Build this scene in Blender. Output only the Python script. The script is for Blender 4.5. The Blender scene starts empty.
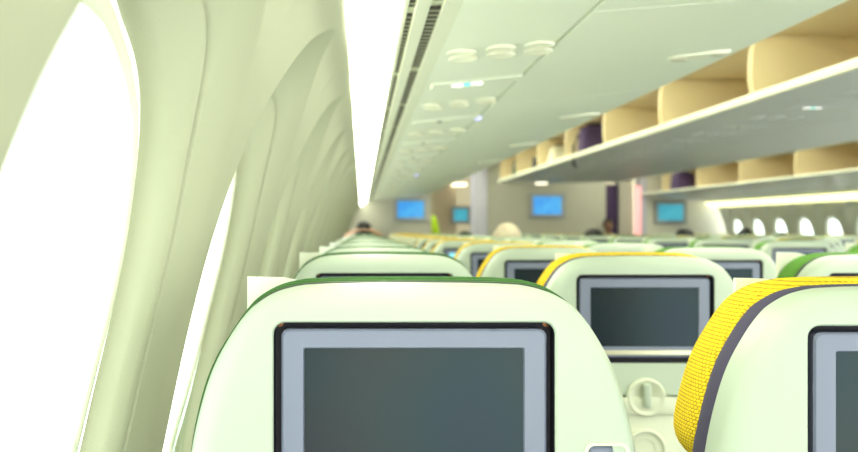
import bpy, bmesh, math, random
from mathutils import Vector, Matrix
random.seed(7)
PI = math.pi
H = 1.25                       # camera height above the cabin floor
CX = 2.565                     # lateral centre line of the cabin (camera at x=0)
def mir(x): return 2*CX - x
scn = bpy.context.scene
COL = scn.collection

# ------------------------------------------------------------------ materials
def mat(name, col, rough=.5, metal=0., emit=None, es=0., bump=None, spec=.5, coat=0., sss=0.):
    m = bpy.data.materials.new(name); m.use_nodes = True
    nt = m.node_tree; b = nt.nodes['Principled BSDF']
    b.inputs['Base Color'].default_value = (*col, 1)
    b.inputs['Roughness'].default_value = rough
    b.inputs['Metallic'].default_value = metal
    b.inputs['Specular IOR Level'].default_value = spec
    b.inputs['Coat Weight'].default_value = coat
    if emit:
        b.inputs['Emission Color'].default_value = (*emit, 1)
        b.inputs['Emission Strength'].default_value = es
    if bump:
        sc, st = bump
        tc = nt.nodes.new('ShaderNodeTexCoord')
        n = nt.nodes.new('ShaderNodeTexNoise'); n.inputs['Scale'].default_value = sc; n.inputs['Detail'].default_value = 3
        bp = nt.nodes.new('ShaderNodeBump'); bp.inputs['Strength'].default_value = st; bp.inputs['Distance'].default_value = .002
        nt.links.new(tc.outputs['Object'], n.inputs['Vector'])
        nt.links.new(n.outputs['Fac'], bp.inputs['Height']); nt.links.new(bp.outputs['Normal'], b.inputs['Normal'])
    return m

def weave(name, c1, c2, kz, kh, thr=.35, bs=.6):
    """woven fabric: threads run along z and along x+y"""
    m = mat(name, c1, .9); nt = m.node_tree; b = nt.nodes['Principled BSDF']
    b.inputs['Sheen Weight'].default_value = .0
    b.inputs['Specular IOR Level'].default_value = .15
    tc = nt.nodes.new('ShaderNodeTexCoord'); sp = nt.nodes.new('ShaderNodeSeparateXYZ')
    nt.links.new(tc.outputs['Object'], sp.inputs[0])
    def M(op, a, bb=None):
        n = nt.nodes.new('ShaderNodeMath'); n.operation = op
        for i, v in enumerate((a, bb)):
            if v is None: continue
            if isinstance(v, (int, float)): n.inputs[i].default_value = v
            else: nt.links.new(v, n.inputs[i])
        return n.outputs[0]
    row = M('FLOOR', M('MULTIPLY', sp.outputs['Z'], kz/PI))
    a = M('ABSOLUTE', M('SINE', M('MULTIPLY', sp.outputs['Z'], kz)))
    h = M('ADD', M('ADD', M('MULTIPLY', sp.outputs['X'], .8), sp.outputs['Y']), M('MULTIPLY', row, PI/kh*.5))
    c = M('ABSOLUTE', M('SINE', M('MULTIPLY', h, kh)))
    f = M('MULTIPLY', a, c)
    nz = nt.nodes.new('ShaderNodeTexNoise'); nz.inputs['Scale'].default_value = 140
    nt.links.new(tc.outputs['Object'], nz.inputs['Vector'])
    f2 = M('ADD', f, M('MULTIPLY', M('SUBTRACT', nz.outputs['Fac'], .5), .5))
    r = nt.nodes.new('ShaderNodeValToRGB')
    r.color_ramp.elements[0].position = thr-.18; r.color_ramp.elements[0].color = (*c2, 1)
    r.color_ramp.elements[1].position = thr+.12; r.color_ramp.elements[1].color = (*c1, 1)
    nt.links.new(f2, r.inputs[0]); nt.links.new(r.outputs[0], b.inputs['Base Color'])
    bp = nt.nodes.new('ShaderNodeBump'); bp.inputs['Strength'].default_value = bs; bp.inputs['Distance'].default_value = .0015
    nt.links.new(f2, bp.inputs['Height']); nt.links.new(bp.outputs['Normal'], b.inputs['Normal'])
    return m

def slotted():
    m = mat('slotted_air_grille', (.05, .045, .04), .6); nt = m.node_tree; b = nt.nodes['Principled BSDF']
    tc = nt.nodes.new('ShaderNodeTexCoord'); wv = nt.nodes.new('ShaderNodeTexWave'); wv.bands_direction = 'Y'; wv.inputs['Scale'].default_value = 10
    r = nt.nodes.new('ShaderNodeValToRGB')
    r.color_ramp.elements[0].position = .66; r.color_ramp.elements[0].color = (.05, .035, .03, 1)
    r.color_ramp.elements[1].position = .80; r.color_ramp.elements[1].color = (.5, .5, .36, 1)
    nt.links.new(tc.outputs['Object'], wv.inputs['Vector']); nt.links.new(wv.outputs['Fac'], r.inputs[0]); nt.links.new(r.outputs[0], b.inputs['Base Color'])
    return m
M_shell = mat('cream_shell_plastic', (.465, .53, .43), .38, bump=(900, .04))
M_shell2 = mat('cream_tray_plastic', (.70, .72, .57), .42)
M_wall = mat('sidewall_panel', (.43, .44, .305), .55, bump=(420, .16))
M_wallr_lit = mat('far_sidewall_painted_light', (.78, .78, .70), .55, bump=(420, .16))  # same panel as the left wall; missing light painted in as paler colour
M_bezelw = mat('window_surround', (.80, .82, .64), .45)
M_ceil = mat('ceiling_panel', (.80, .83, .70), .5)
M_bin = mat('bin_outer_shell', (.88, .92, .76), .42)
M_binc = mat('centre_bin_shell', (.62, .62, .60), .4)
M_lip = mat('bin_lip', (.88, .88, .70), .4)
M_tan = mat('bin_liner_beige', (.64, .51, .29), .55)
M_tan2 = mat('bin_divider_beige', (.68, .555, .325), .5)
M_dark = mat('black_recess', (.012, .010, .022), .6)
M_bezel = mat('monitor_bezel', (.19, .21, .30), .4)
M_bezel_in = mat('monitor_inner_bezel', (.30, .30, .40), .4)
M_slot = slotted()
M_strip = mat('champagne_strip', (.62, .58, .42), .3, .6)
M_screw = mat('brass_screw', (.35, .15, .06), .4, .6)
M_purple = mat('slate_purple_fabric', (.06, .05, .10), .85, bump=(500, .3))
M_grey = mat('grey_seat_fabric', (.16, .17, .15), .9, bump=(400, .4))
M_white = mat('white_headrest_cloth', (.86, .87, .76), .85, bump=(300, .2))
M_yel = weave('yellow_woven_fabric', (.95, .66, .03), (.42, .25, .02), 900, 640, .24, .5)
M_grn = weave('green_woven_fabric', (.085, .215, .055), (.03, .09, .025), 2100, 1500, .45, .5)
M_grnl = weave('leaf_green_woven_fabric', (.17, .40, .07), (.07, .18, .03), 1900, 1300, .40, .5)
M_chrome = mat('chrome', (.7, .7, .72), .2, 1.)
M_metal = mat('seat_leg_metal', (.4, .4, .42), .35, .8)
M_black = mat('dark_plastic', (.03, .03, .04), .5)
M_bulk = mat('bulkhead_panel', (.42, .40, .33), .55, bump=(60, .05))
M_frame = mat('monitor_surround', (.30, .30, .30), .5)
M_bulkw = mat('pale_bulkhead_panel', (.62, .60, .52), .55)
M_tanwall = mat('galley_wall', (.56, .47, .33), .55)
M_lilac = mat('lilac_column', (.52, .50, .58), .4)
M_curtain = mat('plum_curtain', (.085, .05, .12), .9, bump=(8, .6))
M_carpet = mat('carpet', (.07, .075, .09), .95, bump=(300, .5))
M_strip_l = mat('light_diffuser', (1, 1, .9), .5, emit=(.97, 1., .76), es=9.0)
M_strip_r = mat('light_diffuser_right', (1, 1, .9), .5, emit=(1., 1., .45), es=1.6)
M_wash = mat('ceiling_wash_lamp', (1, 1, .9), .5, emit=(.98, 1., .82), es=20.0)
M_pink = mat('pink_mood_lamp', (1, .6, .6), .5, emit=(1., .30, .36), es=.5)
M_warm = mat('galley_lamp', (1, .9, .7), .5, emit=(1., .90, .66), es=2.2)
M_sign = mat('sign_lit', (1, 1, 1), .5, emit=(1, 1, .93), es=.9)
M_teal = mat('sign_teal', (.1, .8, .7), .5, emit=(.15, .9, .75), es=.7)
M_led = mat('violet_led', (.4, .4, 1), .5, emit=(.45, .45, 1), es=1.3)
M_bag = mat('plum_bag_fabric', (.055, .03, .085), .85, bump=(120, .5))
M_bagb = mat('black_bag_fabric', (.012, .011, .014), .8, bump=(120, .5))
M_baggrn = mat('green_bag_fabric', (.16, .42, .03), .8)
M_bagpale = mat('pale_bag_fabric', (.7, .66, .5), .8, bump=(120, .4))
M_skin = mat('skin', (.62, .36, .24), .5)
M_skin2 = mat('dark_skin', (.22, .11, .07), .5)
M_hair = mat('black_hair', (.012, .009, .010), .6, bump=(200, .6))
M_hairp = mat('pale_hair', (.66, .56, .42), .7, bump=(160, .8))
M_vest = mat('hi_vis_fabric', (.62, .86, .02), .7)
M_vest.node_tree.nodes['Principled BSDF'].inputs['Base Color'].default_value = (.55, .80, .01, 1)
M_shirt = mat('dark_shirt', (.02, .02, .035), .85)
M_shirtp = mat('pale_shirt', (.6, .55, .45), .85)

def screen_mat():
    m = mat('dark_lcd_glass', (.008, .016, .028), .25, spec=.28)
    nt = m.node_tree; b = nt.nodes['Principled BSDF']
    # anti-glare film: thin coating of uneven thickness gives a faint coloured sheen
    tc = nt.nodes.new('ShaderNodeTexCoord'); n = nt.nodes.new('ShaderNodeTexNoise')
    n.inputs['Scale'].default_value = 6; n.inputs['Detail'].default_value = 0
    mr = nt.nodes.new('ShaderNodeMapRange'); mr.inputs[3].default_value = 300; mr.inputs[4].default_value = 540
    nt.links.new(tc.outputs['Object'], n.inputs['Vector']); nt.links.new(n.outputs['Fac'], mr.inputs[0])
    nt.links.new(mr.outputs[0], b.inputs['Thin Film Thickness']); b.inputs['Thin Film IOR'].default_value = 1.33
    return m
M_screen = screen_mat()
def lit_screen(name, c1, c2, es):
    m = mat(name, (.02, .02, .02), .3); nt = m.node_tree; b = nt.nodes['Principled BSDF']
    tc = nt.nodes.new('ShaderNodeTexCoord'); n = nt.nodes.new('ShaderNodeTexNoise'); n.inputs['Scale'].default_value = 7
    r = nt.nodes.new('ShaderNodeValToRGB')
    r.color_ramp.elements[0].position = .35; r.color_ramp.elements[0].color = (*c1, 1)
    r.color_ramp.elements[1].position = .65; r.color_ramp.elements[1].color = (*c2, 1)
    nt.links.new(tc.outputs['Object'], n.inputs['Vector']); nt.links.new(n.outputs['Fac'], r.inputs[0])
    nt.links.new(r.outputs[0], b.inputs['Emission Color']); b.inputs['Emission Strength'].default_value = es
    return m
M_lcdb = lit_screen('lit_blue_screen', (.012, .27, .75), (.05, .42, .80), .9)
M_lcdt = lit_screen('lit_teal_screen', (.03, .34, .45), (.06, .43, .52), .85)
M_lcdc = lit_screen('lit_cyan_screen', (.10, .75, 1.), (.3, .85, 1.), 1.)

def glass_mat():
    m = bpy.data.materials.new('window_pane_glass'); m.use_nodes = True; nt = m.node_tree
    nt.nodes.clear(); o = nt.nodes.new('ShaderNodeOutputMaterial'); mx = nt.nodes.new('ShaderNodeMixShader')
    t = nt.nodes.new('ShaderNodeBsdfTransparent'); g = nt.nodes.new('ShaderNodeBsdfGlossy')
    g.inputs['Roughness'].default_value = .05; mx.inputs[0].default_value = .06
    t.inputs['Color'].default_value = (.95, .98, .96, 1)
    nt.links.new(t.outputs[0], mx.inputs[1]); nt.links.new(g.outputs[0], mx.inputs[2]); nt.links.new(mx.outputs[0], o.inputs[0])
    return m
M_glass = glass_mat()

# ------------------------------------------------------------------ helpers
def link(name, bm, m, parent=None, smooth=False, loc=None, ang=None):
    me = bpy.data.meshes.new(name)
    bmesh.ops.recalc_face_normals(bm, faces=bm.faces)
    bm.to_mesh(me); bm.free()
    if m: me.materials.append(m)
    if smooth or ang:
        for p in me.polygons: p.use_smooth = True
    if ang:
        try: me.set_sharp_from_angle(angle=math.radians(ang))
        except Exception: pass
    o = bpy.data.objects.new(name, me); COL.objects.link(o)
    if parent: o.parent = parent
    if loc: o.location = loc
    return o
def tag(o, label=None, cat=None, group=None, kind=None):
    if label: o['label'] = label
    if cat: o['category'] = cat
    if group: o['group'] = group
    if kind: o['kind'] = kind
    return o
def empty(name, loc=(0, 0, 0), label=None, cat=None, group=None):
    o = bpy.data.objects.new(name, None); COL.objects.link(o); o.location = loc
    return tag(o, label, cat, group)
def struct(name, bm, m, **k):
    return tag(link(name, bm, m, **k), kind='structure')
def copy_tree(o, parent=None):
    c = o.copy(); COL.objects.link(c)
    if parent: c.parent = parent
    for ch in list(o.children): copy_tree(ch, c)
    return c
def box(bm, x0, x1, y0, y1, z0, z1, bev=0, seg=2):
    vs = [bm.verts.new((x, y, z)) for x in (x0, x1) for y in (y0, y1) for z in (z0, z1)]
    F = [(0, 1, 3, 2), (4, 6, 7, 5), (0, 4, 5, 1), (2, 3, 7, 6), (0, 2, 6, 4), (1, 5, 7, 3)]
    fs = [bm.faces.new([vs[i] for i in f]) for f in F]
    if bev:
        es = list({e for f in fs for e in f.edges})
        bmesh.ops.bevel(bm, geom=es, offset=bev, segments=seg, affect='EDGES', profile=.5)
    return vs
def extr(bm, prof, y0, y1, bev=0):
    """closed (x,z) polygon extruded along y"""
    a = [bm.verts.new((x, y0, z)) for x, z in prof]; b = [bm.verts.new((x, y1, z)) for x, z in prof]
    n = len(prof)
    bm.faces.new(a); bm.faces.new(b[::-1])
    for i in range(n):
        j = (i+1) % n; bm.faces.new((a[i], b[i], b[j], a[j]))
def loops(bm, rings, cap0=False, cap1=False, closed=True):
    R = [[bm.verts.new(p) for p in r] for r in rings]
    n = len(R[0])
    for k in range(len(R)-1):
        for i in range(n if closed else n-1):
            j = (i+1) % n
            bm.faces.new((R[k][i], R[k][j], R[k+1][j], R[k+1][i]))
    if cap0: bm.faces.new(R[0])
    if cap1: bm.faces.new(R[-1][::-1])
    return R
def lathe(bm, prof, c, axis='z', n=24):
    """prof = (radius, height) list"""
    rings = []
    for r, h in prof:
        ring = []
        for i in range(n):
            a = 2*PI*i/n; u, v = r*math.cos(a), r*math.sin(a)
            p = (u, v, h) if axis == 'z' else ((u, h, v) if axis == 'y' else (h, u, v))
            ring.append((c[0]+p[0], c[1]+p[1], c[2]+p[2]))
        rings.append(ring)
    loops(bm, rings, prof[0][0] > 1e-5, prof[-1][0] > 1e-5)
def rrect(hw, z0, z1, r, n=6):
    """rounded rectangle loop in (x,z), counter clockwise from lower right"""
    out = []
    for cx, cz, a0 in ((hw-r, z0+r, -PI/2), (hw-r, z1-r, 0), (-hw+r, z1-r, PI/2), (-hw+r, z0+r, PI)):
        for i in range(n+1):
            a = a0 + PI/2*i/n; out.append((cx+r*math.cos(a), cz+r*math.sin(a)))
    return out
def tube(bm, pts, r, n=8):
    rings = []
    for i, p in enumerate(pts):
        p = Vector(p); d = (Vector(pts[min(i+1, len(pts)-1)])-Vector(pts[max(i-1, 0)])).normalized()
        u = d.orthogonal().normalized() if abs(d.x) > .9 or True else None
        ref = Vector((0, 0, 1)) if abs(d.z) < .9 else Vector((1, 0, 0))
        u = d.cross(ref).normalized(); v = d.cross(u)
        rr = r[i] if isinstance(r, (list, tuple)) else r
        rings.append([p+rr*(math.cos(2*PI*k/n)*u+math.sin(2*PI*k/n)*v) for k in range(n)])
    loops(bm, rings, True, True)
def interp(tab, t):
    for (a, va), (b, vb) in zip(tab, tab[1:]):
        if t <= b:
            if t <= a: return va
            return va+(vb-va)*(t-a)/(b-a)
    return tab[-1][1]
def smooth_tab(tab, t):
    # Catmull-Rom through table
    n = len(tab)
    if t <= tab[0][0]: return tab[0][1]
    if t >= tab[-1][0]: return tab[-1][1]
    for i in range(n-1):
        if tab[i][0] <= t <= tab[i+1][0]:
            x0, y0 = tab[i]; x1, y1 = tab[i+1]
            m0 = (y1-tab[i-1][1])/(x1-tab[i-1][0]) if i > 0 else (y1-y0)/(x1-x0)
            m1 = (tab[i+2][1]-y0)/(tab[i+2][0]-x0) if i < n-2 else (y1-y0)/(x1-x0)
            h = x1-x0; s = (t-x0)/h
            return (2*s**3-3*s**2+1)*y0+(s**3-2*s**2+s)*h*m0+(-2*s**3+3*s**2)*y1+(s**3-s**2)*h*m1
def ss(a, b, t):
    t = max(0, min(1, (t-a)/(b-a))); return t*t*(3-2*t)

# ------------------------------------------------------------------ sidewalls with windows
WP = .641; Y0W = .660          # window pitch and centre of the nearest window
CZ, HW, HH = -.150, .212, .348 # opening
YEND = 13.1
PT = [(-.60, -.270), (-.40, -.256), (-.2, -.219), (-.05, -.184), (.05, -.153), (.12, -.127), (.18, -.102), (.23, -.079), (.27, -.055), (.30, -.022)]
def P(z): return smooth_tab(PT, z)
RT = [(-.60, -.309), (-.40, -.296), (-.2, -.260), (-.05, -.2225), (.05, -.200), (.15, -.180), (.22, -.167), (.30, -.152)]
def R(z): return min(P(z), smooth_tab(RT, z))
def xwall(y, z):
    """y relative to window centre"""
    # scooped arch recess
    if z < 0: aw = .262
    else:
        t = min(1, z/.288); aw = .262*max(0, (1-t**2.2))**.75
    aw = max(aw, .0001)
    q = abs(y)/aw
    lo = (1-ss(.80, 1.0, q) if y < 0 else 1-ss(.50, 1.15, q)) if z < .288 else 0
    vfade = ss(-.50, -.36, z)*(1-ss(.235, .288, z))
    base = P(z)+(R(z)-P(z))*lo*vfade
    s = (abs(y/HW)**2.6+abs((z-CZ)/HH)**2.6)**(1/2.6)
    d = 0
    if s < 1.5:
        k = ss(1.5, 1.15, s)
        d = -.002*k
        d -= .009*ss(1.075, 1.0, s)
        if s < 1.02: d -= .012*ss(1.02, .99, s)
        if 1.105 < s < 1.13: d -= .006
    return base+d
def wall_cell(bm, yc, mirror):
    NA = 260 if (not mirror and 0 < yc < 4.5) else 112
    S = [1.0, 1.01, 1.02, 1.035, 1.055, 1.075, 1.095, 1.104, 1.110, 1.125, 1.131, 1.15]
    rings = []
    hy, zt, zb = WP/2, .300, -.60
    angs = [2*PI*i/NA for i in range(NA)]
    for ca in (math.atan2(zt-CZ, hy), math.atan2(zt-CZ, -hy), math.atan2(zb-CZ, -hy)+2*PI, math.atan2(zb-CZ, hy)+2*PI):
        j = min(range(NA), key=lambda i: abs(angs[i]-ca)); angs[j] = ca
    def base(a):
        c, s_ = math.cos(a), math.sin(a)
        k = (abs(c/HW)**2.6+abs(s_/HH)**2.6)**(-1/2.6)
        return c*k, s_*k
    for s in S:
        rings.append([(base(a)[0]*s, CZ+base(a)[1]*s) for a in angs])
    NR = 44 if (not mirror and 0 < yc < 4.5) else 20
    outer = []
    for a in angs:
        c, s_ = math.cos(a), math.sin(a)
        k = min(hy/abs(c) if abs(c) > 1e-9 else 1e9, (zt-CZ)/s_ if s_ > 1e-9 else 1e9, (zb-CZ)/s_ if s_ < -1e-9 else 1e9)
        outer.append((c*k, CZ+s_*k))
    inner = rings[-1]
    for r in range(1, NR+1):
        t = r/NR
        rings.append([(i[0]+(o[0]-i[0])*t, i[1]+(o[1]-i[1])*t) for i, o in zip(inner, outer)])
    RR = []
    for ri, r in enumerate(rings):
        RR.append([])
        for y, z in r:
            x = xwall(y, z) if ri else xwall(y, z)-.012
            if mirror: x = mir(x)
            RR[-1].append((x, yc+y, z+H))
    loops(bm, RR)
ncell = 20
cells = [Y0W+WP*i for i in range(-4, ncell)]
cells = [c for c in cells if c+WP/2 < YEND+.3]
cells_r = [.449+WP*i for i in range(9, 20)]
for side, mr in (('left', False), ('right', True)):
    CZ, HW, HH = (-.150, .212, .348) if not mr else (-.145, .165, .245)
    bm = bmesh.new()
    for c in (cells if not mr else cells_r): wall_cell(bm, c, mr)
    cc = cells if not mr else cells_r
    ya, yb = cc[0]-WP/2, cc[-1]+WP/2
    # lower dado
    low = [(-.60, -.270), (-.85, -.265), (-1.05, -.22), (-1.20, -.13), (-1.25, -.09)]
    up = []
    for (za, xa), (zb_, xb) in zip(low, low[1:]):
        A = [(mir(x) if mr else x, y, z+H) for x, y, z in ((xa, ya, za), (xa, yb, za), (xb, yb, zb_), (xb, ya, zb_))]
        bm.faces.new([bm.verts.new(p) for p in A])
    bmesh.ops.remove_doubles(bm, verts=bm.verts, dist=.0004)
    o = struct('wall_'+side, bm, M_wallr_lit if mr else M_wall, ang=38)
# panes and frames
wi = 0
def make_window(yc, mr):
    global wi
    wi += 1
    sgn = -1 if mr else 1
    bm = bmesh.new()
    N = 48; ring = []; ring2 = []
    for i in range(N):
        a = 2*PI*i/N; c, s_ = math.cos(a), math.sin(a)
        k = (abs(c/HW)**2.6+abs(s_/HH)**2.6)**(-1/2.6)*.995
        y, z = c*k, CZ+s_*k
        x = xwall(y, z)-.012
        if mr: x = mir(x)
        ring.append((x, yc+y, z+H))
        ring2.append((x-sgn*.004, yc+y, z+H))
    loops(bm, [ring, ring2], True, True)
    w = struct('window_%d' % wi, bm, M_glass)
    # inner frame ring
    bm = bmesh.new(); rs = []
    for s, dx in ((.985, .0), (.95, .004), (.90, .002), (.90, -.003), (.985, -.003)):
        r = []
        for i in range(N):
            a = 2*PI*i/N; c, s_ = math.cos(a), math.sin(a)
            k = (abs(c/HW)**2.6+abs(s_/HH)**2.6)**(-1/2.6)*s
            y, z = c*k, CZ+s_*k
            x = P(z)-.068+dx
            x = xwall(c*k/s*.99, CZ+s_*k/s*.99)-.010+dx
            if mr: x = mir(x)
            r.append((x, yc+y, z+H))
        rs.append(r)
    rs.append(rs[0]); loops(bm, rs)
    f = link('window_frame', bm, M_bezelw, w, smooth=True)
CZ, HW, HH = -.150, .212, .348
for c in cells: make_window(c, False)
CZ, HW, HH = -.145, .165, .245
for c in cells_r[3:]: make_window(c, True)

# floor, ceiling
bm = bmesh.new(); box(bm, -.3, mir(-.3), -1.9, 17.5, -.05, 0); struct('floor', bm, M_carpet)
bm = bmesh.new()
cp = []
for i in range(25):
    t = i/24; x = -.35+t*(5.13+.7); cp.append((x, .93+.12*math.sin(PI*t)+H))
for (a, b) in zip(cp, cp[1:]):
    bm.faces.new([bm.verts.new(p) for p in ((a[0], -1.9, a[1]), (b[0], -1.9, b[1]), (b[0], 17.5, b[1]), (a[0], 17.5, a[1]))])
bmesh.ops.remove_doubles(bm, verts=bm.verts, dist=.001)
struct('ceiling', bm, M_ceil, smooth=True)

# ------------------------------------------------------------------ light strips at the top of the sidewalls
for side, mr, m in (('left', False, M_strip_l), ('right', True, M_strip_r)):
    bm = bmesh.new()
    pr = [(-.020, .298), (.02, .318), (.064, .346), (.060, .356), (.0, .335), (-.03, .305)] if not mr else [(-.020, .270), (.02, .305), (.064, .346), (.060, .356), (.0, .335), (-.03, .305)]
    if mr: pr = [(mir(x), z) for x, z in pr]
    y0 = -1.8 if not mr else 6.0
    extr(bm, [(x, z+H) for x, z in pr], y0, YEND)
    o = link('sidewall_light_strip', bm, m)
    tag(o, 'long glowing light strip above the %s' % ('near left windows' if not mr else 'far right windows'), 'light strip')

# ------------------------------------------------------------------ overhead bins
def U(x): # underside of the outboard units (rel z)
    return smooth_tab([(.066, .349), (.14, .368), (.42, .398), (.60, .412), (.80, .432), (.93, .450), (.982, .456)], x)
def mx(pr, mr): return [((mir(x) if mr else x), z+H) for x, z in pr]
BAY = 1.25
# fixed rail beside the light strip, with air grilles
def make_rail(mr):
    y0, y1 = (-1.8, YEND) if not mr else (6., YEND)
    r = empty('air_outlet_rail', (0, 0, 0), 'long cream rail with dark air slots beside the %s' % ('left light strip' if not mr else 'right light strip, across the cabin'), 'rail')
    bm = bmesh.new()
    top = .46
    extr(bm, mx([(.066, .349), (.074, .352), (.076, .360), (.086, .362), (.088, .354), (.112, .360), (.114, .372), (.134, .375), (.136, .366), (.168, .371), (.168, .40), (.07, .40)], mr), y0, y1)
    link('rail_body', bm, M_bezelw, r)
    k = 0
    y = y0+.2
    step = .62
    while y < y1-.6:
        bm = bmesh.new()
        for xa, xb, za in ((.0765, .0855, .3585), (.1145, .1335, .370)):
            bx = [(mir(q) if mr else q) for q in (xa, xb)]
            box(bm, min(bx), max(bx), y, y+step-.05, za+H, za+.002+H)
        g = link('air_grille', bm, M_slot, r)
        y += step; k += 1
        if mr and k > 8: break
    return r
make_rail(False); make_rail(True)

def make_psu_panel(mr):
    y0, y1 = (-1.8, YEND) if not mr else (6., YEND)
    bm = bmesh.new()
    pts = [(.168+i*(.42-.168)/8, U(.168+i*(.42-.168)/8)) for i in range(9)]
    pr = pts+[(.42, .425), (.168, .42)]
    extr(bm, mx(pr, mr), y0, y1)
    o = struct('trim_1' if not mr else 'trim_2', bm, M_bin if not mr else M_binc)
make_psu_panel(False); make_psu_panel(True)

def dish(bm, x, y, z, r=.032):
    lathe(bm, [(.0001, -.001), (r*.5, -.0012), (r*.75, -.003), (r*.9, -.0055), (r, -.0045), (r*1.06, .0)], (x, y, z), 'z', 20)
def make_psu(name_y, label_root, uf, xs, mr, signx, centre=False, lit=True):
    """reading light and call button cluster; local origin on the panel line"""
    r = empty('passenger_service_unit')
    plate = bmesh.new()
    for row, dy in enumerate((0, .075)):
        for x in xs:
            bm = bmesh.new(); xx = x+(.012 if row else 0)
            dish(bm, mir(xx) if mr else xx, dy, uf(xx)+H)
            link('reading_lamp', bm, M_lip if not centre else M_binc, r, smooth=True)
    x0, x1 = xs[0]-.03, xs[-1]+.035
    a, b = (mir(x1), mir(x0)) if mr else (x0, x1)
    bm = bmesh.new()
    n = 10
    for i in range(n):
        xa = x0+(x1-x0)*i/n; xb = x0+(x1-x0)*(i+1)/n
        za, zb = uf(xa)-.007, uf(xb)-.007
        A, B = (mir(xa), mir(xb)) if mr else (xa, xb)
        f = [bm.verts.new(p) for p in ((A, .40, za+H), (B, .40, zb+H), (B, .47, zb+H), (A, .47, za+H))]
        g = [bm.verts.new(p) for p in ((A, .39, za+.006+H), (B, .39, zb+.006+H), (B, .48, zb+.006+H), (A, .48, za+.006+H))]
        bm.faces.new(f); 
        for p, q in ((0, 1), (1, 2), (2, 3), (3, 0)):
            if (i > 0 and (p, q) == (3, 0)) or (i < n-1 and (p, q) == (1, 2)): continue
            bm.faces.new((f[p], f[q], g[q], g[p]))
    bmesh.ops.remove_doubles(bm, verts=bm.verts, dist=.0002)
    link('sign_panel', bm, M_bin if not centre else M_binc, r)
    sx = signx
    for dx, w, m, nm in ((-.035, .028, M_sign, 'lit_sign'), (-.004, .016, M_teal, 'sign_symbol'), (.016, .028, M_sign, 'lit_sign')):
        bm = bmesh.new(); xa = sx+dx; xb = xa+w; A, B = sorted((mir(xa), mir(xb)) if mr else (xa, xb))
        zz = min(uf(xa), uf(xb))-.009+H
        box(bm, A, B, .42, .45, zz, zz+.002); link(nm, bm, m if lit else (M_lip if m is M_sign else M_grey), r)
    return r
ORD = ['nearest', 'second', 'third', 'fourth', 'fifth', 'sixth', 'seventh', 'eighth', 'ninth', 'tenth', 'eleventh', 'twelfth', 'thirteenth', 'fourteenth', 'fifteenth', 'sixteenth']
psu0 = make_psu(0, '', U, (.215, .300, .385), False, .275)
ys = [1.92+.84*i for i in range(0, 13)]
psu1 = make_psu(0, '', U, (.215, .300, .385), False, .275, lit=False)
for i, y in enumerate(ys):
    o = psu0 if i == 0 else psu1 if i == 1 else copy_tree(psu1)
    o.location = (0, y, 0)
    tag(o, '%s cluster of reading lights and %s sign on the near left overhead panel' % (ORD[i], 'brightly lit' if i == 0 else 'unlit'), 'reading light panel', 'overhead service units above the left seats')
psr = make_psu(0, '', U, (.215, .300, .385), True, .275, True, False)
ys = [8.0+.84*i for i in range(0, 6)]
for i, y in enumerate(ys):
    o = psr if i == 0 else copy_tree(psr)
    o.location = (0, y, 0)
    tag(o, '%s cluster of reading lights under the far right bins' % ORD[i], 'reading light panel', 'overhead service units above the right seats')
# violet LEDs at the panel seam
for i, (y, w) in enumerate(((3.25, 'larger, nearer'), (6.9, 'smaller, farther'))):
    bm = bmesh.new(); lathe(bm, [(.014, .004), (.014, -.004), (.009, -.009), (.0001, -.010)], (.424, y, U(.424)+H), 'z', 14)
    tag(link('indicator_lamp', bm, M_led, smooth=True), 'small violet indicator lamp on the left panel seam, the %s one' % w, 'indicator lamp', 'violet indicator lamps')

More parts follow.
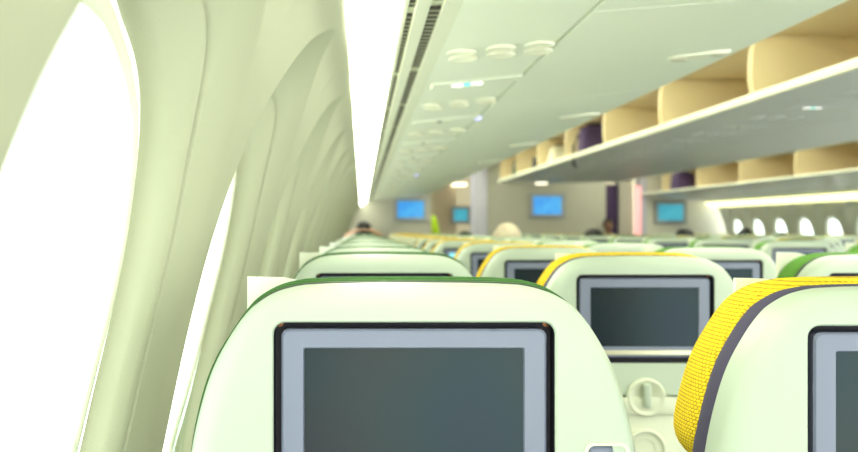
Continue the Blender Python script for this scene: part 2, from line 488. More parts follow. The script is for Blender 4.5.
def make_outboard_bin(mr):
    r = empty('overhead_bin')
    xs = [.43+i*(.982-.43)/14 for i in range(15)]
    g = .004
    # bucket: outer shell + rounded lip + floor
    pr = [(x, U(x)) for x in xs]+[(.990, .462), (.988, .472), (.978, .474), (.965, .468), (.80, .452), (.55, .44), (.43, .435)]
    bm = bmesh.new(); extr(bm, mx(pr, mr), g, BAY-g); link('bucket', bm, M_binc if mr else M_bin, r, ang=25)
    bm = bmesh.new(); extr(bm, mx([(.972, .4705), (.990, .464), (.993, .472), (.987, .482), (.975, .482)], mr), g, BAY-g); link('lip', bm, M_lip, r)
    # liner: back wall and roof
    pr = [(.43, .436), (.30, .45), (.20, .60), (.20, .76), (.30, .80), (.93, .80), (.95, .815), (.30, .83), (.17, .80), (.17, .58), (.28, .43)]
    bm = bmesh.new(); extr(bm, mx(pr, mr), g, BAY-g); link('liner', bm, M_tan, r)
    for ya in (g+.001, BAY-g-.013):
        bm = bmesh.new()
        fr = [(.962, .474), (.968, .54), (.966, .62), (.958, .70), (.945, .77), (.93, .799)]
        pr = [(.43, .438)]+fr+[(.31, .799), (.203, .76), (.203, .60), (.302, .452)]
        extr(bm, mx(pr, mr), ya, ya+.012); link('divider', bm, M_tan2, r)
    # door folded up over the opening
    bm = bmesh.new(); extr(bm, mx([(.60, .835), (.97, .822), (1.0, .85), (.98, .875), (.62, .90)], mr), g, BAY-g); link('door', bm, M_bin if not mr else M_binc, r)
    # latch plate
    bm = bmesh.new()
    n = 16; ringa = []; ringb = []; ringc = []
    for k, (a, rr) in enumerate(((1., 0), (.96, -.004), (.80, -.005))): pass
    for i in range(n*2):
        t = 2*PI*i/(n*2); cx_, sy_ = math.cos(t), math.sin(t)
        ex = .082*(1 if cx_ > 0 else -1)*abs(cx_)**.7; ey = .026*(1 if sy_ > 0 else -1)*abs(sy_)**.7
        for ring, k, dz in ((ringa, 1., .002), (ringb, .96, -.005), (ringc, .8, -.006)):
            x = .865+ex*k; ring.append((mir(x) if mr else x, BAY/2+ey*k, U(.865)+(ex*k)*.10+dz+H))
    loops(bm, [ringa, ringb, ringc], False, True)
    lp = link('latch_plate', bm, M_lip, r)
    for s in (-.052, .045):
        bm = bmesh.new(); x = .865+s; zz = U(x)-.0095+H; A, B = sorted((mir(x-.018), mir(x+.018)) if mr else (x-.018, x+.018))
        box(bm, A, B, BAY/2-.012, BAY/2+.012, zz, zz+.003)
        link('latch_slot', bm, M_strip, lp)
    return r
bl = make_outboard_bin(False); k = 0
y = 1.65-BAY*2
while y < YEND-BAY+.9:
    o = bl if k == 0 else copy_tree(bl)
    o.location = (0, y, 0)
    tag(o, '%s pale overhead bin bucket in the row above the left seats' % ORD[k], 'overhead bin', 'overhead bins above the left seats')
    k += 1; y += BAY
br = make_outboard_bin(True); k = 0; y = 8.52-BAY
while y < YEND-BAY+.5:
    o = br if k == 0 else copy_tree(br)
    o.location = (0, y, 0)
    tag(o, '%s open beige overhead bin in the far right row above the windows' % ORD[k], 'overhead bin', 'overhead bins above the right windows')
    k += 1; y += BAY

def UC(x): return .578-.010*math.sin(PI*min(1, max(0, (x-1.80)/1.53)))
def make_centre_bin(mr):
    r = empty('overhead_bin')
    g = .004
    xs = [1.80+i*(2.56-1.80)/10 for i in range(11)]
    pr = [(x, UC(x)) for x in xs]+[(2.56, .61), (2.30, .606), (1.84, .594), (1.805, .594)]
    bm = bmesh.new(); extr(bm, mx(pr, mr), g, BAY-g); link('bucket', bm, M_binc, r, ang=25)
    bm = bmesh.new(); extr(bm, mx([(1.799, .570), (1.790, .574), (1.785, .602), (1.791, .609), (1.815, .609), (1.82, .5945), (1.804, .5935), (1.8035, .5775)], mr), g, BAY-g); link('lip', bm, M_lip, r)
    pr = [(2.30, .607), (2.42, .62), (2.47, .70), (2.47, .84), (2.40, .878), (1.93, .885), (1.87, .90), (2.45, .905), (2.52, .86), (2.52, .612), (2.45, .600)]
    bm = bmesh.new(); extr(bm, mx(pr, mr), g, BAY-g); link('liner', bm, M_tan, r)
    for ya in (g+.001, BAY-g-.017):
        bm = bmesh.new()
        fr = [(1.822, .596), (1.810, .65), (1.806, .70), (1.807, .76), (1.813, .82), (1.826, .86), (1.85, .885), (1.93, .884)]
        pr = [(2.38, .612), (2.30, .608)]+fr+[(2.39, .876), (2.467, .84), (2.467, .70), (2.42, .63)]
        extr(bm, mx(pr, mr), ya, ya+.016); link('divider', bm, M_tan2, r)
    bm = bmesh.new(); extr(bm, mx([(1.86, .905), (1.82, .925), (1.84, .96), (2.3, .98), (2.3, .912)], mr), g, BAY-g); link('door', bm, M_binc, r)
    return r
bc = make_centre_bin(False); k = 0; y = 4.13-BAY
while y < 11.9-BAY:
    o = bc if k == 0 else copy_tree(bc)
    o.location = (0, y, 0)
    tag(o, '%s open beige overhead bin in the centre row facing the near aisle' % ORD[k], 'overhead bin', 'centre overhead bins facing the near aisle')
    k += 1; y += BAY
CB_END = y
bc2 = make_centre_bin(True); k = 0; y = 4.13-BAY
while y < 11.9-BAY:
    o = bc2 if k == 0 else copy_tree(bc2)
    o.location = (0, y, 0)
    tag(o, '%s centre overhead bin seen from below on the far aisle side' % ORD[k], 'overhead bin', 'centre overhead bins facing the far aisle')
    k += 1; y += BAY
psc = make_psu(0, '', UC, (2.08, 2.18, 2.28), False, 2.15, True)
psc1 = make_psu(0, '', UC, (2.08, 2.18, 2.28), False, 2.15, True, False)
for i in range(9):
    o = psc if i == 0 else psc1 if i == 1 else copy_tree(psc1)
    o.location = (0, 3.80+.84*i, 0)
    tag(o, '%s cluster of reading lights under the grey centre bins, its sign %s' % (ORD[i], 'lit' if i == 0 else 'unlit'), 'reading light panel', 'overhead service units under the centre bins')

# aisle ceiling wash lamps (on top of the bins, shining on the aisle)
for k, (xa, xb) in enumerate(((1.38, 1.46), (mir(1.46), mir(1.38)))):
    bm = bmesh.new(); box(bm, xa, xb, -1.0, 12.9, H+.925, H+.935)
    tag(link('aisle_ceiling_lamp', bm, M_wash), 'long lamp in the ceiling over the %s aisle' % ('near left' if k == 0 else 'far right'), 'ceiling lamp')

# ------------------------------------------------------------------ seats
WT = [(0, .100), (.002, .112), (.006, .127), (.013, .141), (.022, .153), (.043, .169), (.076, .187), (.113, .199), (.156, .208), (.25, .219), (.35, .222), (.55, .225), (.75, .215), (.80, .20)]
TOP = H-.0562
def seat_outline(d=0., bot=.78, grow=0.):
    """(x,z) loop, inset by d; starts bottom right, over the top, to bottom left"""
    dz = [ .70, .60, .50, .42, .35, .30, .25, (.20), .184, .182, .178, .172, .165, .156, .145, .132, .122, .113, .104, .095, .085, .076, .068, .060, .051, .043, .037, .032, .027, .022, .0195, .017, .015, .013, .011, .009, .0075, .006, .0047, .0035, .002, .0005]
    dz = [bot]+[v for v in dz if v < bot-.001]
    pts = [(smooth_tab(WT, v), TOP-v) for v in dz]
    pts += [(.08, TOP+.0008), (.05, TOP+.0014), (.0, TOP+.0018)]
    full = pts+[(-x, z) for x, z in pts[-2::-1]]
    if d == 0: return full
    out = []
    n = len(full)
    for i, (x, z) in enumerate(full):
        a = full[max(i-1, 0)]; b = full[min(i+1, n-1)]
        tx, tz = b[0]-a[0], b[1]-a[1]; L = math.hypot(tx, tz)
        nx, nz = tz/L, -tx/L          # outward
        out.append((x-nx*d, z-nz*d+(d if i in (0, n-1) and False else 0)))
    return out
def fill_between(bm, outer, inner_list, y):
    es = []
    for lp in [outer]+inner_list:
        n = len(lp)
        for i in range(n):
            es.append(bm.edges.get((lp[i], lp[(i+1) % n])) or bm.edges.new((lp[i], lp[(i+1) % n])))
    bmesh.ops.triangle_fill(bm, use_beauty=True, use_dissolve=False, edges=es)

RZ0, RZ1 = TOP-.200, TOP-.0310      # monitor recess
def shell_mesh():
    bm = bmesh.new()
    f = []
    for k in range(6):
        a = PI/2*k/5; r = .022
        f.append((r*(1-math.sin(a)), -r*.8*math.cos(a)))   # (inset, y)
    f = [(r_, y_) for r_, y_ in reversed(f)]  # from rim (inset0) to face
    # order: rim front -> rim back -> fillet -> face
    prof = [(0, .026), (0, .0)]+[(.024*(1-math.cos(PI/2*k/6)), -.017*math.sin(PI/2*k/6)) for k in range(1, 7)]
    rings = [[(x, y_, z) for x, z in seat_outline(d_, .78)] for d_, y_ in prof]
    Rg = loops(bm, rings)
    for fc in bm.faces: fc.smooth = True
    face = Rg[-1]; yF = -.017
    # recess
    rr = [rrect(.1310, RZ0, RZ1, .012), rrect(.1295, RZ0+.0015, RZ1-.0015, .011), rrect(.1295, RZ0+.0015, RZ1-.0015, .011)]
    ys_ = [yF, yF+.002, yF+.022]
    R2 = loops(bm, [[(x, y_, z) for x, z in r] for r, y_ in zip(rr, ys_)])
    # usb recess
    ux, uz = .177, TOP-.161
    r3 = rrect(.019, -.017, .017, .007)
    R3 = loops(bm, [[(x*s+ux, y_, z*s+uz) for x, z in r3] for s, y_ in ((1, yF), (.96, yF+.0015), (.96, yF+.008))], False, True)
    # tray recess
    R4 = loops(bm, [[(x, y_, z) for x, z in rrect(.187, TOP-.60, TOP-.258, .01)] for y_ in (yF, yF+.012)], False, True)
    fill_between(bm, face, [R2[0], R3[0], R4[0]], yF)
    return bm, yF
def seat_mesh_set():
    pass
def link_keep(name, bm, m, parent, ang=30):
    bmesh.ops.recalc_face_normals(bm, faces=bm.faces)
    me = bpy.data.meshes.new(name); bm.to_mesh(me); bm.free(); me.materials.append(m)
    for p in me.polygons: p.use_smooth = abs(p.normal.y) < .9995
    me.set_sharp_from_angle(angle=math.radians(ang))
    o = bpy.data.objects.new(name, me); COL.objects.link(o); o.parent = parent
    return o

def pad_mesh(y0, y1, bulge, bot, topadd):
    """pillow-like slab following the shell outline from y0 to y1"""
    bm = bmesh.new(); n = 9; rings = []
    for k in range(n):
        t = k/(n-1); a = PI*t
        y = y0+(y1-y0)*(.5-.5*math.cos(a))
        e = math.sin(a)**.55 if 0 < t < 1 else 0
        d = .010-(.010+bulge)*e
        ol = seat_outline(d, bot)
        r = []
        for x, z in ol:
            dz = TOP-z
            # side bulge grows down the wings and tucks in at the lower end
            sx = 1 if x > 0 else -1
            wing = bulge*1.0*ss(.03, .11, dz)*e
            x2 = x+sx*wing if abs(x) > .05 else x
            tk = max(0, min(1, (dz-(bot-.040))/.040)); tuck = 1-math.sqrt(max(0, 1-tk*tk))
            x2 -= sx*.026*tuck
            ym = y0*.6+y1*.4
            r.append((x2, ym+(y-ym)*(1-.75*tuck), z+topadd*e))
        rings.append(r)
    loops(bm, rings, True, True)
    return bm

def make_seat(kind, full=True, lit=None):
    """kind: 'green' / 'yellow' / 'leaf'"""
    fab = {'green': M_grn, 'yellow': M_yel, 'leaf': M_grnl}[kind]
    r = empty('aircraft_seat')
    bm, yF = shell_mesh(); link_keep('back_shell', bm, M_shell, r)
    # recess back + monitor
    mon = bmesh.new()
    loops(mon, [[(x, y_, z) for x, z in rrect(.1293-i_, RZ0+.0017+i_, RZ1-.0017-i_, .011-i_)] for i_, y_ in ((0, yF+.0018), (0, yF+.021), (.002, yF+.021), (.002, yF+.0225))][:2]+[[(x, y_, z) for x, z in rrect(.128, RZ0+.003, RZ1-.003, .010)] for y_ in (yF+.0212,)], False, True)
    rec = link('monitor_recess', mon, M_dark, r)
    bm = bmesh.new()
    mz0, mz1 = TOP-.188, TOP-.0390; sz0, sz1 = TOP-.168, TOP-.057; hw, sw = .1225, .1015
    ringsM = [[(x, y_, z) for x, z in rrect(hw-i_, mz0+i_, mz1-i_, .007)] for i_, y_ in ((0, yF+.019), (0, yF+.006), (.002, yF+.004))]
    ringsM += [[(x, y_, z) for x, z in rrect(w_, a_, b_, c_)] for w_, a_, b_, c_, y_ in ((sw+.001, sz0-.001, sz1+.001, .0022, yF+.004), (sw, sz0, sz1, .002, yF+.0065))]
    loops(bm, ringsM)
    mo = link_keep('monitor', bm, M_bezel, r)
    bm = bmesh.new(); box(bm, -sw-.001, sw+.001, yF+.0066, yF+.010, sz0-.001, sz1+.001)
    link('screen', bm, lit or M_screen, mo)
    if full:
        bm = bmesh.new(); box(bm, -.118, .118, yF+.0025, yF+.006, TOP-.1835, TOP-.1745, .001, 1); link('trim_strip', bm, M_strip, mo)
        for sx in (-1, 1):
            bm = bmesh.new(); lathe(bm, [(.0036, .004), (.0036, 0), (.001, -.0006)], (sx*.1255, yF+.019, TOP-.0352), 'y', 10); link('screw', bm, M_screw, rec)
        # usb outlet
        bm = bmesh.new()
        ol = rrect(.0205, -.0185, .0185, .008)
        il = rrect(.0175, -.0155, .0155, .006)
        loops(bm, [[(x+.177, y_, z+TOP-.161) for x, z in l_] for l_, y_ in ((ol, yF+.001), (ol, yF-.0015), (il, yF-.0015), (il, yF+.003))])
        u = link('outlet_frame', bm, M_shell2, r, ang=30)
        bm = bmesh.new(); box(bm, .177-.0165, .177+.0165, yF+.002, yF+.006, TOP-.161-.0145, TOP-.161+.0145, .003); link('outlet_cover', bm, M_bezel, u)
        # tray table
        bm = bmesh.new()
        box(bm, -.184, .184, yF-.006, yF+.010, TOP-.294, TOP-.262, .003)
        box(bm, -.184, .184, yF+.002, yF+.011, TOP-.59, TOP-.290, .003)
        tr = link('tray_table', bm, M_shell2, r, ang=35)
        bm = bmesh.new(); lathe(bm, [(.036, .004), (.036, -.006), (.033, -.0085), (.027, -.0065), (.022, -.002), (.0001, -.001)], (0, yF, TOP-.262), 'y', 32)
        dsh = link('latch_dish', bm, M_shell2, tr, ang=40)
        bm = bmesh.new(); box(bm, -.007, .007, yF-.017, yF-.002, TOP-.281, TOP-.236, .005, 3); link('latch_knob', bm, M_shell, dsh, ang=40)
        bm = bmesh.new(); lathe(bm, [(.040, .003), (.040, -.004), (.037, -.007), (.033, -.006), (.031, .000), (.026, .001), (.024, -.003), (.018, -.003), (.016, .002), (.0001, .002)], (0, yF+.0035, TOP-.362), 'y', 36)
        link('cup_ring', bm, M_shell2, tr, ang=40)
    # front: trim band, headrest pad, cushions
    bm = bmesh.new()
    if kind == 'yellow': pr = [(.004, .0255), (.001, .030), (-.001, .045), (.001, .058), (.006, .064)]
    else: pr = [(.003, .0255), (-.0008, .029), (-.001, .034), (.003, .039), (.007, .043)]
    loops(bm, [[(x, y_, z) for x, z in seat_outline(d_, .78)] for d_, y_ in pr], True, True)
    link('trim_band', bm, M_purple if kind == 'yellow' else M_black, r, ang=50)
    if kind == 'yellow': bm = pad_mesh(.050, .125, .0018, .185, .0040)
    elif kind == 'leaf': bm = pad_mesh(.035, .110, .0025, .20, .0005)
    else: bm = pad_mesh(.028, .085, .0042, .60, .0)
    link('headrest_pad', bm, fab, r, ang=60)
    yb = {'yellow': .120, 'leaf': .105, 'green': .086}[kind]
    bm = bmesh.new()
    xs_, zs_ = (-.167 if kind != 'yellow' else -.138, .06), (TOP-.17, TOP+.0035)
    n = 12; ra = []; rb = []
    for i in range(n+1):
        t = i/n; x = xs_[0]+(xs_[1]-xs_[0])*t; zt_ = zs_[1]-.020*ss(.15, .5, t)
        ra.append([(x, yb, zs_[0]), (x, yb+.002+.002*math.sin(9*t), zt_-.001*math.sin(5*t)), (x, yb+.008+.002*math.sin(9*t), zt_-.001*math.sin(5*t)), (x, yb+.010, zs_[0])])
    loops(bm, ra, True, True)
    link('headrest_cover', bm, M_white, r, ang=50)
    if True:
        bm = bmesh.new(); box(bm, -.205, .205, .040, .125, .42, TOP-.19, .03, 3); link('back_cushion', bm, M_grey, r, ang=60)
        bm = bmesh.new(); box(bm, -.215, .215, .10, .55, .34, .46, .035, 3); link('seat_cushion', bm, M_grey, r, ang=60)
        bm = bmesh.new(); box(bm, -.243, -.226, .08, .48, .60, .645, .008, 2); box(bm, -.242, -.227, .08, .14, .38, .61, .004, 1); link('armrest', bm, M_black, r, ang=60)
        for yy in (.16, .46):
            bm = bmesh.new(); box(bm, -.03, .03, yy-.02, yy+.02, 0, .345, .006, 1); link('leg', bm, M_metal, r)
    return r

XC = [.047, .537, 1.010, 2.080, 2.565, 3.050, 4.120, 4.600, 5.085-.01]
CN = ['left window column', 'left middle column', 'column left of the near aisle', 'column right of the near aisle', 'centre column', 'column left of the far aisle', 'column right of the far aisle', 'right middle column', 'right window column']
KD = ['green', 'yellow', 'leaf', 'leaf', 'yellow', 'leaf', 'leaf', 'yellow', 'leaf']
KW = {'green': 'dark green edged', 'yellow': 'yellow edged', 'leaf': 'leaf green edged'}
protos = {}
def seat_proto(kind, full):
    if (kind, full) in protos: return copy_tree(protos[(kind, full)])
    p = make_seat(kind, full); protos[(kind, full)] = p
    return p
NROW = 14; P_ROW = .848; D1 = .831
for c, x in enumerate(XC):
    first = None; cnt = 0
    for n_ in range(NROW):
        Y = D1+P_ROW*n_
        if 362+886*(x-.24)/Y > 870: continue
        if c == 1 and n_ == 4: s = make_seat(KD[c], True, M_lcdc)
        else: s = seat_proto(KD[c], n_ < 6)
        dx = {(0, 0): .001, (1, 0): .003, (1, 3): .004, (1, 4): -.020}.get((c, n_), -.005); dzz = -.0035 if (c, n_) == (1, 0) else random.uniform(-.004, .004) if n_ > 1 else 0
        s.location = (x+dx, Y, 0); s.rotation_euler = (0, 0, 0)
        if (c, n_) == (1, 0): s.scale.z = .9972
        if n_ > 1:
            s.scale.z = 1-.0034*n_; s.location.y += random.uniform(-.012, .012)
        lab = '%s cream seat, %s in the %s' % (KW[KD[c]], ORD[cnt], CN[c])
        if (c, n_) == (1, 4): lab = 'yellow edged cream seat with its screen lit cyan, fifth in the left middle column'
        tag(s, lab, 'aircraft seat', 'seats in the '+CN[c]); cnt += 1

# ------------------------------------------------------------------ people
def skin_fig(name, nodes, edges, m, parent=None, sub=2, root=0):
    me = bpy.data.meshes.new(name)
    me.from_pydata([n_[0] for n_ in nodes], edges, []); me.materials.append(m)
    o = bpy.data.objects.new(name, me); COL.objects.link(o)
    sk = o.modifiers.new('skin', 'SKIN')
    if not me.skin_vertices: 
        bm = bmesh.new(); bm.from_mesh(me); bm.verts.layers.skin.verify(); bm.to_mesh(me); bm.free()
    for i, n_ in enumerate(nodes):
        rr = n_[1]; rr = rr if isinstance(rr, tuple) else (rr, rr)
        me.skin_vertices[0].data[i].radius = rr
        me.skin_vertices[0].data[i].use_root = (i == root)
    sk.use_smooth_shade = True
    sb = o.modifiers.new('sub', 'SUBSURF'); sb.levels = sub; sb.render_levels = sub
    if parent: o.parent = parent
    return o
def hand(N, E, wrist, d, side):
    """five fingers from wrist node index; d=direction"""
    w = Vector(N[wrist][0]); d = Vector(d).normalized()
    s = d.cross(Vector((0, 0, 1))).normalized() if abs(d.z) < .9 else Vector((0, 1, 0))
    N.append((tuple(w+d*.05), (.036, .018))); pl = len(N)-1; E.append((wrist, pl))
    for k, (o_, L) in enumerate(((-.028, .062), (-.010, .074), (.010, .070), (.027, .054))):
        a = w+d*.085+s*o_; N.append((tuple(a), .010)); i = len(N)-1; E.append((pl, i))
        N.append((tuple(a+d*L*.5+Vector((0, 0, -.006))), .008)); E.append((i, i+1))
        N.append((tuple(a+d*L*.9+Vector((0, 0, -.020))), .007)); E.append((i+1, i+2))
    a = w+d*.03-s*.035*side; N.append((tuple(a), .011)); i = len(N)-1; E.append((wrist, i))
    N.append((tuple(a+d*.035-s*.018*side), .009)); E.append((i, i+1))
def person(loc, label, hair, skin, shirt, seated=True, arms='down', rot=0, scale=1., head_top=.93, shirt_all=False):
    """seated: origin on floor under the hips, hips at .52; head_top is height of crown for a seated figure"""
    r = empty('person', loc, label, 'person'); r.rotation_euler = (0, 0, rot); r.scale = (scale,)*3
    hip = .54 if seated else .92
    sh = hip+.47
    N = []; E = []
    def nd(p, rr, prev=None):
        N.append((p, rr))
        if prev is not None: E.append((prev, len(N)-1))
        return len(N)-1
    pel = nd((0, 0, hip), (.15, .11)); sp = nd((0, .0, hip+.2), (.14, .10), pel); ch = nd((0, 0, hip+.38), (.155, .105), sp)
    nk = nd((0, .005, sh+.06), .052, ch); n2 = nd((0, .012, sh+.12), .050, nk)
    h1 = nd((0, .022, sh+.175), (.072, .085), n2); h2 = nd((0, .015, sh+.235), (.076, .092), h1); h3 = nd((0, .005, sh+.285), (.052, .065), h2)
    nd((0, .118, sh+.185), .014, h1)
    for sx in (-1, 1):
        nd((sx*.083, .005, sh+.195), (.010, .018), h1)
        s0 = nd((sx*.165, 0, sh-.03), .055, ch)
        if arms == 'down':
            e = nd((sx*.215, .03, sh-.30), .042, s0); w = nd((sx*.18, .24, sh-.36), .028, e); hand(N, E, w, (-.2*sx, 1, -.1), sx)
        elif arms == 'stand':
            e = nd((sx*.215, -.02, sh-.31), .042, s0); w = nd((sx*.21, .04, sh-.56), .028, e); hand(N, E, w, (0, .1, -1), sx)
        else:
            e = nd((sx*.235, .02, sh+.12), .042, s0); w = nd((sx*.12, -.07, sh+.22), .028, e); hand(N, E, w, (-sx*1, -.15, .15), sx)
        if seated:
            k = nd((sx*.10, .42, hip+.02), .065, pel); a = nd((sx*.10, .45, .10), .042, k); t = nd((sx*.10, .60, .05), (.035, .03), a)
        else:
            t0 = nd((sx*.10, 0, hip-.08), .085, pel); k = nd((sx*.10, .01, .48), .06, t0); a = nd((sx*.10, -.01, .09), .04, k); nd((sx*.10, .14, .04), (.035, .03), a)
    skin_fig('body', N, E, skin, r)
    # shirt over torso and upper arms, trousers over the legs
    G = []; E2 = []
    def nd2(p, rr, prev=None):
        G.append((p, rr))
        if prev is not None: E2.append((prev, len(G)-1))
        return len(G)-1
    a0 = nd2((0, 0, hip+.0), (.165, .125)); a1 = nd2((0, 0, hip+.2), (.155, .115), a0); a2 = nd2((0, 0, hip+.385), (.170, .120), a1); nd2((0, .002, sh+.03), .068, a2)
    for sx in (-1, 1):
        s0 = nd2((sx*.165, 0, sh-.03), .066, a2)
        if arms == 'down': nd2((sx*.214, .03, sh-.28), .054, s0)
        elif arms == 'stand': nd2((sx*.214, -.02, sh-.28), .054, s0)
        else: nd2((sx*.245, .015, sh+.09), .054, s0)
    skin_fig('shirt', G, E2, shirt, r)
    G = []; E2 = []
    b0 = nd2((0, 0, hip-.02), (.165, .125))
    for sx in (-1, 1):
        if seated:
            k = nd2((sx*.10, .42, hip+.02), .078, b0); nd2((sx*.10, .45, .14), .055, k)
        else:
            t0 = nd2((sx*.10, 0, hip-.10), .098, b0); k = nd2((sx*.10, .01, .48), .072, t0); nd2((sx*.10, -.01, .10), .056, k)
    skin_fig('trousers', G, E2, M_shirt, r)
    # hair cap
    bm = bmesh.new(); n = 20; rings = []
    cz = sh+.228
    for i in range(9):
        ph = PI/2-(i/8)*(PI*.80); ring = []
        for j in range(n):
            a = 2*PI*j/n
            fr = ss(-.2, .9, math.sin(a))      # front side
            p2 = max(ph, -.1*(1-fr)+(.35)*fr) if ph < .35*fr-.0 else ph
            p2 = ph if ph > -.75*(1-fr)+.45*fr else -.75*(1-fr)+.45*fr
            wob = 1+.02*math.sin(5*a+3*i)
            ring.append((math.cos(a)*.098*math.cos(p2)*wob, .006+math.sin(a)*.110*math.cos(p2)*wob, cz+.112*math.sin(p2)))
        rings.append(ring)
    loops(bm, rings, True, False)
    link('hair', bm, hair, r, smooth=True)
    return r
def seatY(n_): return D1+P_ROW*n_
def seated(px_x, n_, top_rel, label, hair, skin, shirt, **k):
    sc = 1.0
    crown = .54+.47+.34
    p = person((px_x, seatY(n_)+.235, 0), label, hair, skin, shirt, **k)
    target = H+top_rel
    p.location.z = 0; s = target/crown
    p.scale = (max(.98, s), max(.98, s), s)
    return p
seated(1.01, 6, .022, 'person with pale hair seated beside the near aisle, only the head above the seats', M_hairp, M_skin, M_shirtp)
seated(.02, 11, .060, 'person with black hair and raised arms, far along the left wall', M_hair, M_skin, M_shirtp, arms='up')
seated(2.05, 8, -.020, 'person with black hair in the seat right of the near aisle, by the dark doorway', M_hair, M_skin, M_shirt)
seated(1.02, 9, -.045, 'person with black hair low behind the seats, beside the lilac column', M_hair, M_skin2, M_shirt)
seated(3.17, 9, -.018, 'person with black hair below the right teal monitor', M_hair, M_skin2, M_shirt)
seated(4.50, 11, -.022, 'person with black hair against the two farthest right windows', M_hair, M_skin2, M_shirt)
seated(4.53, 10, -.060, 'person with black hair low in front of the third far right window', M_hair, M_skin2, M_shirt)
person((.93, 13.46, 0), 'standing person in a lime hi-vis top in the left doorway', M_hair, M_skin2, M_vest, seated=False, arms='stand', rot=.3)
person((3.60, 12.95, 0), 'person in dark clothes standing in the dark right doorway', M_hair, M_skin2, M_shirt, seated=False, arms='stand', rot=PI, scale=.79)

# ------------------------------------------------------------------ bulkheads and galley at the front
YB = 13.15
def wallbox(name, x0, x1, y0, y1, z0, z1, m, **k):
    bm = bmesh.new(); box(bm, x0, x1, y0, y1, z0, z1); return struct(name, bm, m, **k)
CEIL = H+.93
wallbox('wall_front_left', -.35, 1.03, YB, YB+.06, 0, CEIL, M_bulk)
wallbox('wall_front_center', 1.86, 3.62, YB, YB+.06, 0, CEIL+.1, M_bulk)
wallbox('wall_front_right', 4.23, mir(-.35), YB, YB+.06, 0, CEIL, M_bulkw)
wallbox('wall_back', -.35, mir(-.35), 17.4, 17.5, 0, CEIL+.12, M_tanwall)
wallbox('trim_3', 1.665, 1.858, YB-.03, YB+.45, 0, CEIL+.05, M_lilac)
wallbox('trim_4', 3.85, 4.04, YB+.10, YB+.4, 0, CEIL+.05, M_bulk)
wallbox('trim_5', 4.15, 4.228, YB-.01, YB+.3, 0, CEIL+.05, M_lilac)
wallbox('wall_galley_left', 1.10, 1.66, 15.6, 15.66, 0, CEIL+.08, M_tanwall)
wallbox('wall_galley_side', 1.028, 1.075, YB+1.0, 15.6, 0, CEIL+.05, M_tanwall)
bm = bmesh.new(); box(bm, 4.055, 4.148, YB+.02, YB+.05, .1, H+.60)
tag(link('mood_light_column', bm, M_pink), 'pink glowing vertical light beside the right doorway', 'light')
# curtain (wavy)
bm = bmesh.new(); n = 40; ra = []
for i in range(n+1):
    x = 3.622+(3.848-3.622)*i/n; yy = YB+.16+.025*math.sin(i*1.15)
    ra.append([(x, yy, .03), (x, yy, H+.62), (x, yy+.008, H+.62), (x, yy+.008, .03)])
loops(bm, ra, True, True)
tag(link('curtain', bm, M_curtain, smooth=True), 'dark plum curtain hanging in the right doorway', 'curtain')
def monitor(x, y, zc, w, h, m, label):
    r = empty('wall_monitor', (x, y, zc+H), label, 'monitor', 'monitors on the front walls')
    bm = bmesh.new(); e = .055
    loops(bm, [[(a, q, b) for a, b in rrect(w/2+e+g_, -h/2-e-g_, h/2+e+g_, .02)] for g_, q in ((0, 0), (0, -.035), (-.006, -.04))]+[[(a, q, b) for a, b in rrect(w/2+g_, -h/2-g_, h/2+g_, .004)] for g_, q in ((.004, -.04), (0, -.034))], True, False)
    link('monitor_frame', bm, M_frame, r, ang=30)
    bm = bmesh.new(); box(bm, -w/2, w/2, -.034, -.03, -h/2, h/2); link('monitor_screen', bm, m, r)
    return r
def at(px, py, Y): return (px-362)/886*Y, (226-py)/886*Y
x, z = at(410.5, 209.5, YB); monitor(x, YB, z, .39, .25, M_lcdb, 'bright blue monitor on the left front wall')
x, z = at(547, 205.5, YB); monitor(x, YB, z, .42, .27, M_lcdb, 'bright blue monitor on the centre front wall')
x, z = at(670, 212.5, YB); monitor(x, YB, z, .37, .24, M_lcdt, 'teal monitor on the right front wall')
x, z = at(460.5, 215, 15.6); monitor(x, 15.6, z, .24, .21, M_lcdt, 'small teal monitor seen through the left doorway')
# galley ceiling lamps
x, z = at(459, 186, 15.5)
bm = bmesh.new(); box(bm, x-.13, x+.13, 15.42, 15.599, z+H, z+H+.05, .02); tag(link('galley_lamp', bm, M_warm), 'warm lamp glowing above the left doorway monitor', 'lamp')
x, z = at(548, 180.5, 12.6)
r = empty('sign_lamp', (x, YB, z+H), 'small warm lamp on the centre front wall above the blue monitor', 'lamp')
bm = bmesh.new(); box(bm, -.10, .10, -.09, 0, -.045, .045, .012); link('lamp_housing', bm, M_binc, r)
bm = bmesh.new(); box(bm, -.085, .085, -.097, -.0905, -.032, .032, .003, 1); link('lamp_lens', bm, M_warm, r)

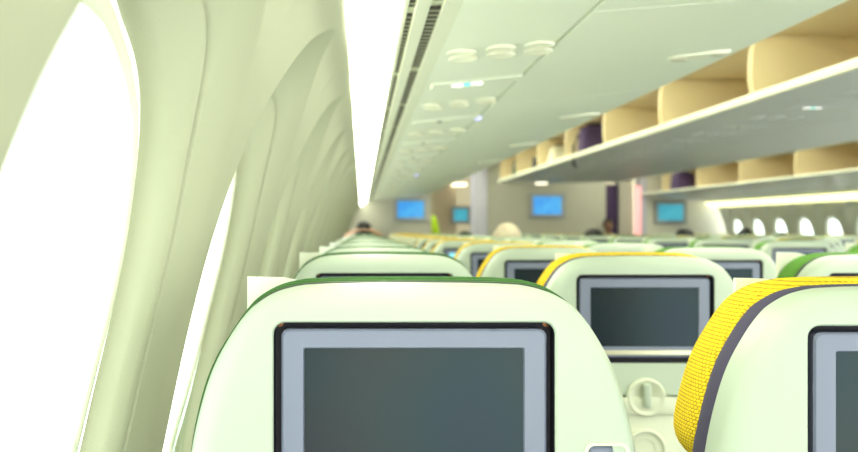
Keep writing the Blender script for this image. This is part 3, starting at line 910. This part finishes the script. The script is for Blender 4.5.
# ------------------------------------------------------------------ bags in the open bins
def bag(x, y, z, w, d, h, m, label, lean=0., strap=True, pocket=None, rot=0):
    r = empty('bag', (x, y, z+H), label, 'bag', 'bags in the open bins'); r.rotation_euler = (0, lean, rot)
    bm = bmesh.new(); n = 28; rings = []
    for i in range(13):
        t = i/12; k = (1-abs(2*t-1)**4)**.32 if 0 < t < 1 else .35
        k *= 1-.28*t; ring = []
        for j in range(n):
            a = 2*PI*j/n; c, s_ = math.cos(a), math.sin(a)
            ex = math.copysign(abs(c)**.6, c); ey = math.copysign(abs(s_)**.6, s_)
            wob = 1+.05*math.sin(3*a+5*t)+.03*math.sin(7*a-4*t)
            ring.append((ex*w/2*k*wob, ey*d/2*k*wob, t*h))
        rings.append(ring)
    loops(bm, rings, True, True); link('bag_body', bm, m, r, smooth=True)
    bm = bmesh.new()
    tube(bm, [(-.03, -.05+0*i, h*.93+0) for i in range(0)] or [(-.04, 0, h*.95), (-.03, 0, h*1.05), (.03, 0, h*1.05), (.04, 0, h*.95)], .008); link('handle', bm, M_bagb, r, smooth=True)
    if strap:
        bm = bmesh.new(); tube(bm, [(-w*.42, -.02, h*.7), (-w*.60, -.03, h*.35), (-w*.62, -.04, .0), (-w*.66, -.05, -.06), (-w*.58, -.03, -.08)], .012); link('strap', bm, M_bagb, r, smooth=True)
    if pocket:
        bm = bmesh.new(); box(bm, -w*.35, w*.35, -d*.56, -d*.38, h*.08, h*.42, .02, 2); link('pocket', bm, pocket, r)
    return r
bag(2.02, 7.66, .61, .32, .28, .27, M_bag, 'large plum bag in the centre bin with its strap hanging over the lip', lean=-.10)
bag(1.99, 8.95, .61, .24, .28, .20, M_bagpale, 'pale bag in the centre bin behind the plum bag', strap=False)
bag(1.96, 9.75, .61, .20, .25, .17, M_bagb, 'small black bag in the centre bin, middle of the row', strap=False)
bag(1.98, 11.05, .61, .24, .28, .22, M_bagb, 'black bag with a green pocket at the far end of the centre bin', strap=False, pocket=M_baggrn)
bag(4.36, 12.02, .475, .32, .34, .27, M_bag, 'plum backpack in the far right bin near the front wall', lean=-.12, strap=False)

# ------------------------------------------------------------------ world: bright overcast daylight outside the windows
w = bpy.data.worlds.new('daylight'); scn.world = w; w.use_nodes = True
bg = w.node_tree.nodes['Background']; bg.inputs[0].default_value = (.93, 1., .93, 1); bg.inputs[1].default_value = 1.9
wt = w.node_tree; tcw = wt.nodes.new('ShaderNodeTexCoord'); spw = wt.nodes.new('ShaderNodeSeparateXYZ'); mrw = wt.nodes.new('ShaderNodeMapRange')
mrw.inputs[1].default_value = -.12; mrw.inputs[2].default_value = .12; mrw.inputs[3].default_value = 4.2; mrw.inputs[4].default_value = 1.5   # sunlit apron below, overcast sky above
wt.links.new(tcw.outputs['Generated'], spw.inputs[0]); wt.links.new(spw.outputs['Z'], mrw.inputs[0]); wt.links.new(mrw.outputs[0], bg.inputs[1])

# ------------------------------------------------------------------ camera
cam = bpy.data.cameras.new('camera'); co = bpy.data.objects.new('camera', cam); COL.objects.link(co)
co.location = (0, 0, H); co.rotation_euler = (PI/2, 0, 0)
cam.sensor_width = 36; cam.lens = 886/858*36; cam.shift_x = 67/858; cam.clip_start = .02
cam.dof.use_dof = True; cam.dof.focus_distance = .90; cam.dof.aperture_fstop = 6.3
scn.camera = co
scn.view_settings.view_transform = 'Standard'; scn.view_settings.look = 'None'
scn.view_settings.exposure = 0.28; scn.view_settings.gamma = 1
scn.cycles.use_denoising = True
scn.cycles.max_bounces = 8; scn.cycles.diffuse_bounces = 5; scn.cycles.transparent_max_bounces = 8
scn.cycles.sample_clamp_indirect = 6
